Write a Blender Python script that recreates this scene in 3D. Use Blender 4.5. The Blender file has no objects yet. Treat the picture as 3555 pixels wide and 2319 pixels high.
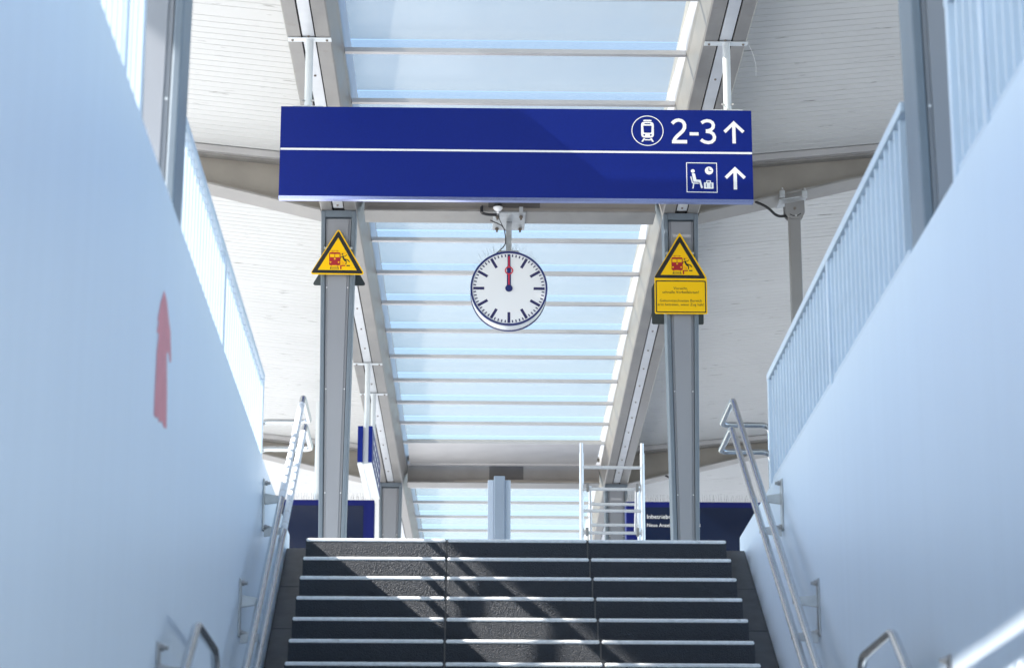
import bpy, bmesh, math, random
from mathutils import Vector, Matrix
random.seed(7)
R = math.radians
scene = bpy.context.scene
col = scene.collection

# ------------------------------------------------------------------ camera
cam_d = bpy.data.cameras.new('camera'); cam = bpy.data.objects.new('camera', cam_d); col.objects.link(cam)
PITCH, YAW, ROLL = 15.5716, 1.2326, 0.0968
_p, _y, _r = R(PITCH), R(YAW), R(ROLL)
fwd = Vector((math.sin(_y)*math.cos(_p), math.cos(_y)*math.cos(_p), math.sin(_p)))
rgt = Vector((math.cos(_y), -math.sin(_y), 0)); up = rgt.cross(fwd)
r2 = math.cos(_r)*rgt + math.sin(_r)*up; u2 = -math.sin(_r)*rgt + math.cos(_r)*up
cam.matrix_world = Matrix(((r2.x, u2.x, -fwd.x, 0), (r2.y, u2.y, -fwd.y, 0), (r2.z, u2.z, -fwd.z, 0), (0, 0, 0, 1)))
cam_d.sensor_width = 36; cam_d.lens = 85.0; cam_d.clip_start = 0.1; cam_d.clip_end = 3000
cam_d.dof.use_dof = True; cam_d.dof.focus_distance = 23.0; cam_d.dof.aperture_fstop = 3.2
scene.camera = cam

# ------------------------------------------------------------------ light
SUN = Vector((-1.0, -0.20, 0.85)).normalized()           # towards the sun
elev = math.asin(SUN.z); azim = math.atan2(SUN.x, SUN.y)
world = bpy.data.worlds.new('World'); scene.world = world; world.use_nodes = True
wn = world.node_tree.nodes; wl = world.node_tree.links; wn.clear()
sky = wn.new('ShaderNodeTexSky'); sky.sky_type = 'NISHITA'; sky.sun_disc = False
sky.sun_elevation = elev; sky.sun_rotation = azim % (2*math.pi); sky.air_density = 1.0; sky.dust_density = 0.6; sky.ozone_density = 1.2
bg = wn.new('ShaderNodeBackground'); bg.inputs['Strength'].default_value = 0.12
wo = wn.new('ShaderNodeOutputWorld'); wl.new(sky.outputs[0], bg.inputs[0]); wl.new(bg.outputs[0], wo.inputs[0])
sun_d = bpy.data.lights.new('sun', 'SUN'); sun_d.energy = 5.0; sun_d.angle = R(0.53); sun_d.color = (1.0, 0.965, 0.915)
sun = bpy.data.objects.new('sun', sun_d); col.objects.link(sun)
sun.rotation_euler = (-SUN).to_track_quat('-Z', 'Y').to_euler(); sun.location = (-20, -3, 20)
vs = scene.view_settings; vs.view_transform = 'Standard'; vs.look = 'None'; vs.gamma = 1.0; vs.use_curve_mapping = False
vs.exposure = 1.6
cy = scene.cycles
cy.use_denoising = True; cy.max_bounces = 10; cy.diffuse_bounces = 6; cy.glossy_bounces = 5; cy.transmission_bounces = 6
cy.transparent_max_bounces = 16; cy.sample_clamp_indirect = 6.0; cy.caustics_reflective = False; cy.caustics_refractive = False

# ------------------------------------------------------------------ materials
def lin(r, g, b):
    f = lambda c: (c/255/12.92) if c/255 <= 0.04045 else ((c/255+0.055)/1.055)**2.4
    return (f(r), f(g), f(b))
def mat(name, c, rough=0.5, metal=0.0, vary=0.0, vscale=3.0, vstretch=(1, 1, 1), bump=0.0, bscale=50.0, bdist=0.004,
        bstretch=(1, 1, 1), spec=0.5, dirt=0.0, dscale=8.0, dstretch=(1, 1, 1), dcol=(0.12, 0.11, 0.1), dmin=0.62, rvary=0.0, coat=0.0):
    m = bpy.data.materials.new(name); m.use_nodes = True
    n = m.node_tree.nodes; l = m.node_tree.links
    b = n['Principled BSDF']; b.inputs['Roughness'].default_value = rough; b.inputs['Metallic'].default_value = metal
    b.inputs['Base Color'].default_value = (*c, 1); b.inputs['Specular IOR Level'].default_value = spec
    if coat: b.inputs['Coat Weight'].default_value = coat; b.inputs['Coat Roughness'].default_value = 0.15
    geo = n.new('ShaderNodeNewGeometry')
    def noise(scale, stretch, detail=5.0):
        mp = n.new('ShaderNodeMapping'); mp.inputs['Scale'].default_value = stretch
        t = n.new('ShaderNodeTexNoise'); t.inputs['Scale'].default_value = scale; t.inputs['Detail'].default_value = detail
        l.new(geo.outputs['Position'], mp.inputs['Vector']); l.new(mp.outputs[0], t.inputs['Vector']); return t
    src = None
    if vary:
        t = noise(vscale, vstretch)
        rmp = n.new('ShaderNodeMapRange'); rmp.inputs['From Min'].default_value = 0.3; rmp.inputs['From Max'].default_value = 0.7
        rmp.inputs['To Min'].default_value = 1-vary; rmp.inputs['To Max'].default_value = 1+vary
        l.new(t.outputs['Fac'], rmp.inputs['Value'])
        mx = n.new('ShaderNodeVectorMath'); mx.operation = 'SCALE'; mx.inputs[0].default_value = c
        l.new(rmp.outputs[0], mx.inputs['Scale']); src = mx.outputs[0]
        if rvary:
            rr = n.new('ShaderNodeMapRange'); rr.inputs['From Min'].default_value = 0.3; rr.inputs['From Max'].default_value = 0.7
            rr.inputs['To Min'].default_value = max(0.05, rough-rvary); rr.inputs['To Max'].default_value = min(1, rough+rvary)
            l.new(t.outputs['Fac'], rr.inputs['Value']); l.new(rr.outputs[0], b.inputs['Roughness'])
    if dirt:
        t = noise(dscale, dstretch, 8.0)
        rmp = n.new('ShaderNodeMapRange'); rmp.inputs['From Min'].default_value = dmin; rmp.inputs['From Max'].default_value = dmin+0.1
        rmp.inputs['To Min'].default_value = 0; rmp.inputs['To Max'].default_value = dirt
        l.new(t.outputs['Fac'], rmp.inputs['Value'])
        mx = n.new('ShaderNodeMix'); mx.data_type = 'RGBA'; mx.inputs['B'].default_value = (*dcol, 1); mx.inputs['A'].default_value = (*c, 1)
        l.new(rmp.outputs[0], mx.inputs['Factor'])
        if src: l.new(src, mx.inputs['A'])
        src = mx.outputs['Result']
    if src: l.new(src, b.inputs['Base Color'])
    if bump:
        t = noise(bscale, bstretch, 3.0)
        bp = n.new('ShaderNodeBump'); bp.inputs['Strength'].default_value = bump; bp.inputs['Distance'].default_value = bdist
        l.new(t.outputs['Fac'], bp.inputs['Height']); l.new(bp.outputs[0], b.inputs['Normal'])
    return m
M = {}
M['wall'] = mat('white_wall_sky_tint', (0.735, 0.83, 0.92), 0.38, vary=0.014, vscale=1.0, vstretch=(1, 9, 0.25), bump=0.02, bscale=5, bstretch=(1, 5, 0.15), bdist=0.004)  # white walls; the blue skylight on them is tinted into the base colour
M['rail'] = mat('railing_paint', (0.64, 0.73, 0.82), 0.35, vary=0.04)
M['steel'] = mat('brushed_steel', (0.30, 0.29, 0.275), 0.45, 0.25, vary=0.16, vscale=5, vstretch=(1, 0.5, 1), rvary=0.1, bump=0.06, bscale=30, dirt=0.25, dscale=9, dmin=0.6, dcol=(0.22, 0.19, 0.15))
M['web'] = mat('beam_web_steel', (0.31, 0.285, 0.25), 0.5, 0.1, vary=0.1, vscale=3, rvary=0.1)
M['plate'] = mat('dark_steel_plate', (0.12, 0.11, 0.10), 0.5, 0.2, vary=0.1)
M['cover'] = mat('strip_cover', (0.66, 0.68, 0.70), 0.35, 0.2, vary=0.07, vscale=4)
M['dark'] = mat('dark_gap', (0.015, 0.015, 0.016), 0.8)
M['colframe'] = mat('column_frame_paint', (0.165, 0.20, 0.235), 0.42, vary=0.06, vscale=4)
M['colpanel'] = mat('column_panel_paint', (0.29, 0.30, 0.325), 0.4, vary=0.04, vscale=2, vstretch=(1, 1, 0.3))
M['ceil'] = mat('ceiling_sheet', (0.645, 0.65, 0.635), 0.5, vary=0.03, vscale=1.0, dirt=0.7, dscale=3.2, dstretch=(1.0, 4.2, 1), dmin=0.655, dcol=(0.13, 0.12, 0.10))
M['bar'] = mat('glazing_bar_aluminium', (0.55, 0.54, 0.54), 0.4, 0.4, vary=0.06)
M['granite'] = mat('dark_granite', (0.024, 0.029, 0.038), 0.5, vary=0.2, vscale=90, bump=1.0, bscale=140, bdist=0.009, dirt=0.25, dscale=160, dmin=0.68, dcol=(0.22, 0.22, 0.23))
M['tile'] = mat('dark_tile', (0.045, 0.048, 0.053), 0.5, vary=0.3, vscale=8, bump=0.1, bscale=60)
M['mortar'] = mat('mortar', (0.17, 0.16, 0.15), 0.9)
M['nosing'] = mat('white_nosing', (0.90, 0.90, 0.89), 0.6, vary=0.10, vscale=30, bump=0.25, bscale=120, bdist=0.003, dirt=0.5, dscale=14, dmin=0.64, dcol=(0.35, 0.34, 0.33))
M['inox'] = mat('stainless_tube', (0.50, 0.52, 0.54), 0.2, 1.0)
M['inoxmatt'] = mat('stainless_plate', (0.50, 0.49, 0.48), 0.38, 1.0, vary=0.1, vscale=20)
M['foil'] = mat('protective_wrap', (0.78, 0.80, 0.83), 0.4, vary=0.05, vscale=30, bump=0.1, bscale=60)
M['blue'] = mat('sign_blue', lin(0, 30, 122), 0.4, vary=0.05, vscale=60, bump=0.15, bscale=160, bdist=0.003, spec=0.28)
M['signrail'] = mat('sign_bottom_rail', (0.42, 0.47, 0.78), 0.2, 0.85)
M['bluedeep'] = mat('frame_blue', lin(0, 16, 96), 0.4, spec=0.3)
M['screen'] = mat('display_glass', (0.006, 0.014, 0.045), 0.12)
M['white'] = mat('white_print', (0.93, 0.93, 0.93), 0.5)
M['whitemetal'] = mat('white_metal', (0.74, 0.78, 0.80), 0.32, 0.1, vary=0.04)
M['yellow'] = mat('sign_yellow', lin(255, 202, 0), 0.45, spec=0.3)
M['black'] = mat('sign_black', (0.012, 0.012, 0.014), 0.4)
M['red'] = mat('sign_red', lin(170, 28, 34), 0.4)
M['orange'] = mat('sign_orange', lin(225, 140, 10), 0.4)
M['signback'] = mat('sign_back_grey', (0.06, 0.075, 0.08), 0.5)
M['clockface'] = mat('clock_face', (0.92, 0.93, 0.94), 0.3)
M['clockblue'] = mat('clock_blue', lin(24, 38, 104), 0.35)
M['clockmark'] = mat('clock_mark', lin(42, 40, 92), 0.4)
M['clockred'] = mat('clock_red', lin(214, 50, 66), 0.4)
M['galv'] = mat('galvanised_steel', (0.50, 0.52, 0.53), 0.42, 0.6, vary=0.18, vscale=12, rvary=0.12)
M['poste'] = mat('grey_bracket', (0.27, 0.265, 0.26), 0.4, 0.2, vary=0.06)
M['cable'] = mat('black_cable', (0.02, 0.02, 0.022), 0.5)
M['bolt'] = mat('bolt_steel', (0.22, 0.19, 0.16), 0.5, 0.5)
M['alu'] = mat('scaffold_aluminium', (0.80, 0.81, 0.82), 0.34, 0.55, vary=0.05, vscale=20)
M['pillar'] = mat('pillar_paint', (0.28, 0.335, 0.41), 0.35, vary=0.03)
M['fin'] = mat('pillar_fin_paint', (0.50, 0.57, 0.66), 0.35)
M['paint'] = mat('red_wall_paint', lin(226, 134, 138), 0.5, vary=0.06, vscale=14)
M['platform'] = mat('platform_paving', (0.50, 0.505, 0.51), 0.8, vary=0.12, vscale=2)
M['ground'] = mat('track_ballast', (0.34, 0.335, 0.33), 0.9, vary=0.2, vscale=1.5)
M['concrete'] = mat('underpass_concrete', (0.55, 0.56, 0.57), 0.7, vary=0.08, vscale=2)
M['floor'] = mat('underpass_floor', (0.30, 0.30, 0.30), 0.6, vary=0.1, vscale=3)
M['spike'] = mat('spike_wire', (0.25, 0.24, 0.23), 0.5, 0.5)
def glass_mat(name, fmin, fmax, tint):
    m = bpy.data.materials.new(name); m.use_nodes = True
    n = m.node_tree.nodes; l = m.node_tree.links; n.clear()
    out = n.new('ShaderNodeOutputMaterial')
    tr = n.new('ShaderNodeBsdfTransparent'); tr.inputs[0].default_value = tint
    tl = n.new('ShaderNodeBsdfTranslucent'); tl.inputs[0].default_value = (0.62, 0.64, 0.64, 1)
    df = n.new('ShaderNodeBsdfDiffuse'); df.inputs[0].default_value = (0.72, 0.735, 0.735, 1)
    gl = n.new('ShaderNodeBsdfGlossy'); gl.inputs[0].default_value = (0.9, 0.95, 1, 1); gl.inputs['Roughness'].default_value = 0.15
    a = n.new('ShaderNodeMixShader'); a.inputs[0].default_value = 0.11      # translucent vs diffuse
    l.new(df.outputs[0], a.inputs[1]); l.new(tl.outputs[0], a.inputs[2])
    geo = n.new('ShaderNodeNewGeometry'); ns = n.new('ShaderNodeTexNoise'); ns.inputs['Scale'].default_value = 0.7
    l.new(geo.outputs['Position'], ns.inputs['Vector'])
    mr = n.new('ShaderNodeMapRange'); mr.inputs['From Min'].default_value = 0.3; mr.inputs['From Max'].default_value = 0.7
    mr.inputs['To Min'].default_value = fmin; mr.inputs['To Max'].default_value = fmax
    l.new(ns.outputs['Fac'], mr.inputs['Value'])
    b = n.new('ShaderNodeMixShader'); l.new(mr.outputs[0], b.inputs[0])
    l.new(tr.outputs[0], b.inputs[1]); l.new(a.outputs[0], b.inputs[2])
    c = n.new('ShaderNodeMixShader'); c.inputs[0].default_value = 0.03
    l.new(b.outputs[0], c.inputs[1]); l.new(gl.outputs[0], c.inputs[2]); l.new(c.outputs[0], out.inputs[0])
    return m
M['glass'] = glass_mat('frosted_roof_glass', 0.22, 0.26, (0.90, 0.885, 0.825, 1))
M['glassclear'] = glass_mat('clear_riser_glass', 0.10, 0.13, (0.93, 0.925, 0.885, 1))

# ------------------------------------------------------------------ helpers
def wloc(o):
    v = Vector((0, 0, 0))
    while o is not None: v += o.location; o = o.parent
    return v
def link(o, parent=None, loc=None):
    """loc is a world position (no object here is rotated); meshes are written about it"""
    col.objects.link(o)
    if parent is not None: o.parent = parent
    if loc is not None: o.location = Vector(loc) - (wloc(parent) if parent is not None else Vector((0, 0, 0)))
    return o
def tag(o, label=None, cat=None, group=None, kind=None):
    if label: o['label'] = label
    if cat: o['category'] = cat
    if group: o['group'] = group
    if kind: o['kind'] = kind
    return o
def empty(name, loc, label, cat, group=None, kind='thing'):
    o = bpy.data.objects.new(name, None); o.empty_display_size = 0.2; link(o, None, loc); return tag(o, label, cat, group, kind)
class MB:
    def __init__(s): s.v = []; s.f = []
    def add(s, vs_, fs):
        b = len(s.v); s.v += [tuple(v) for v in vs_]; s.f += [tuple(i+b for i in f) for f in fs]; return s
    def box(s, x0, x1, y0, y1, z0, z1):
        return s.add([(x0, y0, z0), (x1, y0, z0), (x1, y1, z0), (x0, y1, z0), (x0, y0, z1), (x1, y0, z1), (x1, y1, z1), (x0, y1, z1)],
                     [(3, 2, 1, 0), (4, 5, 6, 7), (0, 1, 5, 4), (1, 2, 6, 5), (2, 3, 7, 6), (3, 0, 4, 7)])
    def hexa(s, bot, top):
        return s.add(list(bot)+list(top), [(3, 2, 1, 0), (4, 5, 6, 7), (0, 1, 5, 4), (1, 2, 6, 5), (2, 3, 7, 6), (3, 0, 4, 7)])
    def loft(s, secs, cap=True, closed=True):
        n = len(secs[0]); vs_ = [p for sec in secs for p in sec]; fs = []
        for k in range(len(secs)-1):
            for i in range(n if closed else n-1):
                j = (i+1) % n; fs.append((k*n+i, k*n+j, (k+1)*n+j, (k+1)*n+i))
        if cap: fs.append(tuple(reversed(range(n)))); fs.append(tuple((len(secs)-1)*n+i for i in range(n)))
        return s.add(vs_, fs)
    def tube(s, pts, r, n=12, fillet=0.0):
        pts = [Vector(p) for p in pts]
        if fillet:
            q = [pts[0]]
            for a, b, c in zip(pts, pts[1:], pts[2:]):
                d1 = (a-b); d2 = (c-b); k = min(fillet, d1.length*0.45, d2.length*0.45)
                p0 = b+d1.normalized()*k; p2 = b+d2.normalized()*k
                for i in range(7):
                    t = i/6; q.append(p0*(1-t)**2 + b*2*t*(1-t) + p2*t*t)
            q.append(pts[-1]); pts = q
        secs = []; nrm = None
        for i, p in enumerate(pts):
            d = (pts[min(i+1, len(pts)-1)]-pts[max(i-1, 0)]).normalized()
            if nrm is None: nrm = d.cross(Vector((0.31, 0.17, 0.93))); nrm.normalize()
            nrm = (nrm-d*nrm.dot(d)).normalized(); bi = d.cross(nrm)
            secs.append([p+(nrm*math.cos(2*math.pi*k/n)+bi*math.sin(2*math.pi*k/n))*r for k in range(n)])
        return s.loft(secs)
    def disc(s, c, r, y, n=48, r0=0.0, ax='y'):
        """flat disc or ring facing -Y"""
        o = [(c[0]+r*math.cos(2*math.pi*k/n), y, c[1]+r*math.sin(2*math.pi*k/n)) for k in range(n)]
        if r0 <= 0: return s.add(o, [tuple(range(n))])
        i_ = [(c[0]+r0*math.cos(2*math.pi*k/n), y, c[1]+r0*math.sin(2*math.pi*k/n)) for k in range(n)]
        return s.add(o+i_, [(k, (k+1) % n, n+(k+1) % n, n+k) for k in range(n)])
    def poly(s, pts, y): return s.add([(p[0], y, p[1]) for p in pts], [tuple(range(len(pts)))])
    def stroke(s, pts, w, y):
        P = [Vector((p[0], p[1])) for p in pts]; L = []; Q = []
        for i, p in enumerate(P):
            d = (P[min(i+1, len(P)-1)]-P[max(i-1, 0)]).normalized(); nn = Vector((-d.y, d.x))*w/2
            L.append((p.x+nn.x, y, p.y+nn.y)); Q.append((p.x-nn.x, y, p.y-nn.y))
        n = len(P); return s.add(L+Q, [(i, i+1, n+i+1, n+i) for i in range(n-1)])
    def mesh(s, name, m, off=(0, 0, 0), smooth=False):
        me = bpy.data.meshes.new(name); o = Vector(off)
        me.from_pydata([Vector(v)-o for v in s.v], [], s.f); me.validate()
        bm = bmesh.new(); bm.from_mesh(me); bmesh.ops.recalc_face_normals(bm, faces=bm.faces); bm.to_mesh(me); bm.free()
        me.materials.append(M[m]); 
        if smooth:
            for p in me.polygons: p.use_smooth = True
            me.set_sharp_from_angle(angle=R(40))
        return me
    def build(s, name, m, parent=None, bevel=0.0, smooth=False, loc=None):
        vs_ = s.v; lo = [min(v[i] for v in vs_) for i in range(3)]; hi = [max(v[i] for v in vs_) for i in range(3)]
        c = loc or ((lo[0]+hi[0])/2, (lo[1]+hi[1])/2, lo[2])
        o = bpy.data.objects.new(name, s.mesh(name, m, c, smooth)); link(o, parent, c)
        if bevel:
            b = o.modifiers.new('bevel', 'BEVEL'); b.width = bevel; b.segments = 2; b.limit_method = 'ANGLE'; b.angle_limit = R(35)
        return o
def inst(name, me, parent, loc, bevel=0.0):
    o = bpy.data.objects.new(name, me); link(o, parent, loc)
    if bevel:
        b = o.modifiers.new('bevel', 'BEVEL'); b.width = bevel; b.segments = 2; b.limit_method = 'ANGLE'; b.angle_limit = R(35)
    return o
def flat(name, loops, m, parent, y, thick=0.0):
    """filled 2-D outline with holes in the XZ plane, facing -Y, optional thickness behind it"""
    cu = bpy.data.curves.new(name, 'CURVE'); cu.dimensions = '2D'; cu.fill_mode = 'BOTH' if thick else 'FRONT'; cu.extrude = thick/2
    for lp in loops:
        sp = cu.splines.new('POLY'); sp.points.add(len(lp)-1); sp.use_cyclic_u = True
        for p, q in zip(sp.points, lp): p.co = (q[0], q[1], 0, 1)
    return _curve_mesh(name, cu, m, parent, y+thick/2)
def _curve_mesh(name, cu, m, parent, y):
    t = bpy.data.objects.new('tmp', cu); col.objects.link(t)
    dg = bpy.context.evaluated_depsgraph_get(); me = bpy.data.meshes.new_from_object(t.evaluated_get(dg))
    bpy.data.objects.remove(t); bpy.data.curves.remove(cu)
    vv = [(v.co.x, y-v.co.z, v.co.y) for v in me.vertices]
    xs = [v[0] for v in vv]; zs = [v[2] for v in vv]; c = Vector(((min(xs)+max(xs))/2, y, min(zs)))
    for v, q in zip(me.vertices, vv): v.co = Vector(q)-c
    me.name = name; me.materials.clear(); me.materials.append(M[m])
    o = bpy.data.objects.new(name, me); link(o, parent, c); return o
def text(name, body, size, x, z, y, m, parent, align='LEFT'):
    cu = bpy.data.curves.new(name, 'FONT'); cu.body = body; cu.size = size; cu.align_x = align; cu.resolution_u = 3
    o = _curve_mesh(name, cu, m, parent, y)
    # text was evaluated about its own origin: move to the wanted baseline
    o.location += Vector((x, 0, z)); return o
def rrect(x0, x1, z0, z1, r, n=5):
    pts = []
    for cx_, cz_, a0 in ((x1-r, z1-r, 0), (x0+r, z1-r, 90), (x0+r, z0+r, 180), (x1-r, z0+r, 270)):
        for i in range(n+1): a = R(a0+90*i/n); pts.append((cx_+r*math.cos(a), cz_+r*math.sin(a)))
    return pts
def rounded(pts, r, n=5):
    out = []; P = [Vector(p) for p in pts]
    for i, b in enumerate(P):
        a = P[i-1]; c = P[(i+1) % len(P)]; d1 = (a-b).normalized(); d2 = (c-b).normalized()
        p0 = b+d1*r; p2 = b+d2*r
        for k in range(n+1):
            t = k/n; q = p0*(1-t)**2+b*2*t*(1-t)+p2*t*t; out.append((q.x, q.y))
    return out
def circ(cx_, cz_, r, n=32): return [(cx_+r*math.cos(2*math.pi*k/n), cz_+r*math.sin(2*math.pi*k/n)) for k in range(n)]
def mesh_screw():
    m = MB(); n = 8
    m.loft([[(0.012*math.cos(2*math.pi*k/n), 0.012*math.sin(2*math.pi*k/n), 0) for k in range(n)], [(0.009*math.cos(2*math.pi*k/n), 0.009*math.sin(2*math.pi*k/n), -0.012) for k in range(n)]])
    return m.mesh('screw', 'bolt')
SCREW = mesh_screw()
def mesh_bolt(m_='inoxmatt', axis='x', L=0.03, r=0.011):
    m = MB(); n = 8
    f = lambda a, b, t: (t, a, b) if axis == 'x' else (a, b, t) if axis == 'z' else (a, t, b)
    m.loft([[f(r*math.cos(2*math.pi*k/n), r*math.sin(2*math.pi*k/n), t) for k in range(n)] for t in (0, L)])
    m.loft([[f(1.7*r*math.cos(2*math.pi*k/6), 1.7*r*math.sin(2*math.pi*k/6), t) for k in range(6)] for t in (L*0.05, L*0.5)])
    return m.mesh('bolt', m_)

# ================================================================== setting
P0 = 3.194; Y0 = 16.87; T = 0.30; RZ = 0.1867; XL, XR = -1.09, 1.885     # platform level, top nosing, tread, riser, flight width
WL, WR = -1.255, 2.06; WTOP = 3.35; WEND = 17.55
FLOOR = -1.66
def struct(name, mb, m): o = mb.build(name, m); tag(o, kind='structure'); return o
g = MB()
for x0, x1, y0, y1 in ((-400, -7.7, -400, 400), (8.9, 400, -400, 400), (-7.7, 8.9, -400, -60), (-7.7, 8.9, 140, 400)):
    g.add([(x0, y0, 2.4), (x1, y0, 2.4), (x1, y1, 2.4), (x0, y1, 2.4)], [(0, 1, 2, 3)])
struct('ground', g, 'ground')
p = MB()
p.box(-7.7, -1.43, -60, 140, 2.3, P0); p.box(2.24, 8.9, -60, 140, 2.3, P0)
p.box(-1.43, 2.24, 17.3, 140, 2.3, P0-0.002); p.box(-1.43, 2.24, -60, 0.6, 2.3, P0-0.002)
struct('platform', p, 'platform')
p = MB(); p.box(WL-0.12, WR+0.12, 9.6, 12.9, 0.35, P0-14*RZ-0.004); struct('landing', p, 'floor')
p = MB(); p.box(-6, 7, -12, 7.2, FLOOR-0.2, FLOOR); struct('underpass_floor', p, 'floor')
p = MB(); p.box(-6, 7, -12, 0.6, 1.25, 2.2); struct('underpass_ceiling', p, 'concrete')

# ------------------------------------------------------------------ stair walls
def stair_wall(side):
    x0, x1 = (WL-0.165, WL) if side < 0 else (WR, WR+0.165)
    nm = 'left' if side < 0 else 'right'
    t = empty('stair_wall', ((x0+x1)/2, 9, FLOOR),
              'tall skylight-tinted white stairwell wall on the left, with the red paint patch' if side < 0 else
              'tall skylight-tinted white stairwell wall on the right, sunlit streak in its lower corner', 'wall')
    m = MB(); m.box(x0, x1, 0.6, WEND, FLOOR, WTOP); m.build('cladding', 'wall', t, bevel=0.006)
    return t
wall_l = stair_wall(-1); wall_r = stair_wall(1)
# red paint patch on the left wall (Y, Z outline)
m = MB(); pts = [(9.782, 2.906), (9.685, 2.825), (9.613, 2.731), (9.639, 2.725), (9.604, 2.677), (9.665, 2.681), (9.625, 2.593), (9.616, 2.421), (9.62, 2.329), (9.682, 2.33), (9.744, 2.349), (9.8, 2.339), (9.87, 2.362), (9.965, 2.356), (10.047, 2.372), (10.014, 2.522), (9.951, 2.672), (10.001, 2.699), (10.067, 2.668), (10.112, 2.682), (10.049, 2.797), (9.973, 2.833), (9.879, 2.891)]
n = len(pts)
m.add([(WL+0.0015, y, z) for y, z in pts], [tuple(range(n))])
tag(m.build('paint_patch', 'paint'), 'irregular red paint patch with ragged lower edge on the left stair wall', 'paint patch')
# underpass side walls behind the camera
for i, (x0, x1) in enumerate(((-6, WL-0.17), (WR+0.17, 7))):
    m = MB(); m.box(x0, x1, 0.35, 0.6, FLOOR, 1.25); tag(m.build('underpass_wall', 'concrete'), 'pale concrete underpass wall %s of the stair foot, behind the viewer' % ('left', 'right')[i], 'wall', kind='thing')

# ------------------------------------------------------------------ stairs
JX = (-0.095, 0.90); GAP = 0.005
SEG = ((XL, JX[0]-GAP), (JX[0]+GAP, JX[1]-GAP), (JX[1]+GAP, XR))
def flight(name, label, ytop, ztop, count, loc):
    st = empty(name, loc, label, 'stairs')
    blk = []; nos = []
    for a, b in SEG:
        m = MB(); m.box(0, b-a, 0, T+0.06, -RZ, 0); blk.append(m.mesh('step_block', 'granite'))
        m = MB(); m.box(0, b-a, -0.003, 0.045, -0.025, 0.003); nos.append(m.mesh('nosing_strip', 'nosing'))
    for i in range(count):
        y = ytop-i*T; z = ztop-i*RZ
        for k, (a, b) in enumerate(SEG):
            jit = random.uniform(-0.0015, 0.0015)
            o = inst('step_block', blk[k], st, (a, y+jit, z))
            inst('nosing_strip', nos[k], o, (a, y+jit, z), bevel=0.010)
        for jx in JX: mo = MB(); mo.box(jx-GAP*1.05, jx+GAP*1.05, y+0.004, y+T+0.05, z-RZ, z-0.004); mo.build('joint_mortar', 'mortar', st)
    # sloping side channels of dark tiles beside the wall
    for x0, x1 in ((WL+0.002, XL-0.001), (XR+0.001, WR-0.002)):
        L = 0.62; yt = ytop+0.38; k = 0
        while yt > ytop-count*T+0.1:
            yb = max(yt-L+0.006, ytop-count*T); zt = ztop+(yt-ytop-0.38)*RZ/T; zb = ztop+(yb-ytop-0.38)*RZ/T
            m = MB(); m.hexa([(x0, yb, zb-0.25), (x1, yb, zb-0.25), (x1, yt, zt-0.25), (x0, yt, zt-0.25)], [(x0, yb, zb), (x1, yb, zb), (x1, yt, zt), (x0, yt, zt)])
            m.build('side_tile', 'tile', st, bevel=0.003); yt -= L; k += 1
    return st
flight('stone_stairs', 'dark granite stairs with white nosing strips leading up to the platform', Y0, P0, 14, (0.4, 15, P0-14*RZ))
flight('stone_stairs', 'lower flight of dark granite stairs below the landing', 10.48, P0-14*RZ, 12, (0.4, 8.7, FLOOR))

# ------------------------------------------------------------------ canopy geometry
ROWS = [(-3.08, 0.345), (10.45, 0.3925), (24.48, 0.5015), (38.26, 0.688), (52.04, 0.95)]   # column rows: Y of the column front, X of the canopy centre
def cx(Y):
    for (ya, xa), (yb, xb) in zip(ROWS, ROWS[1:]):
        if Y <= yb: return xa+(xb-xa)*(Y-ya)/(yb-ya)
    (ya, xa), (yb, xb) = ROWS[-2:]; return xa+(xb-xa)*(Y-ya)/(yb-ya)
HG = 1.8175; ZB = 8.15
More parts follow.
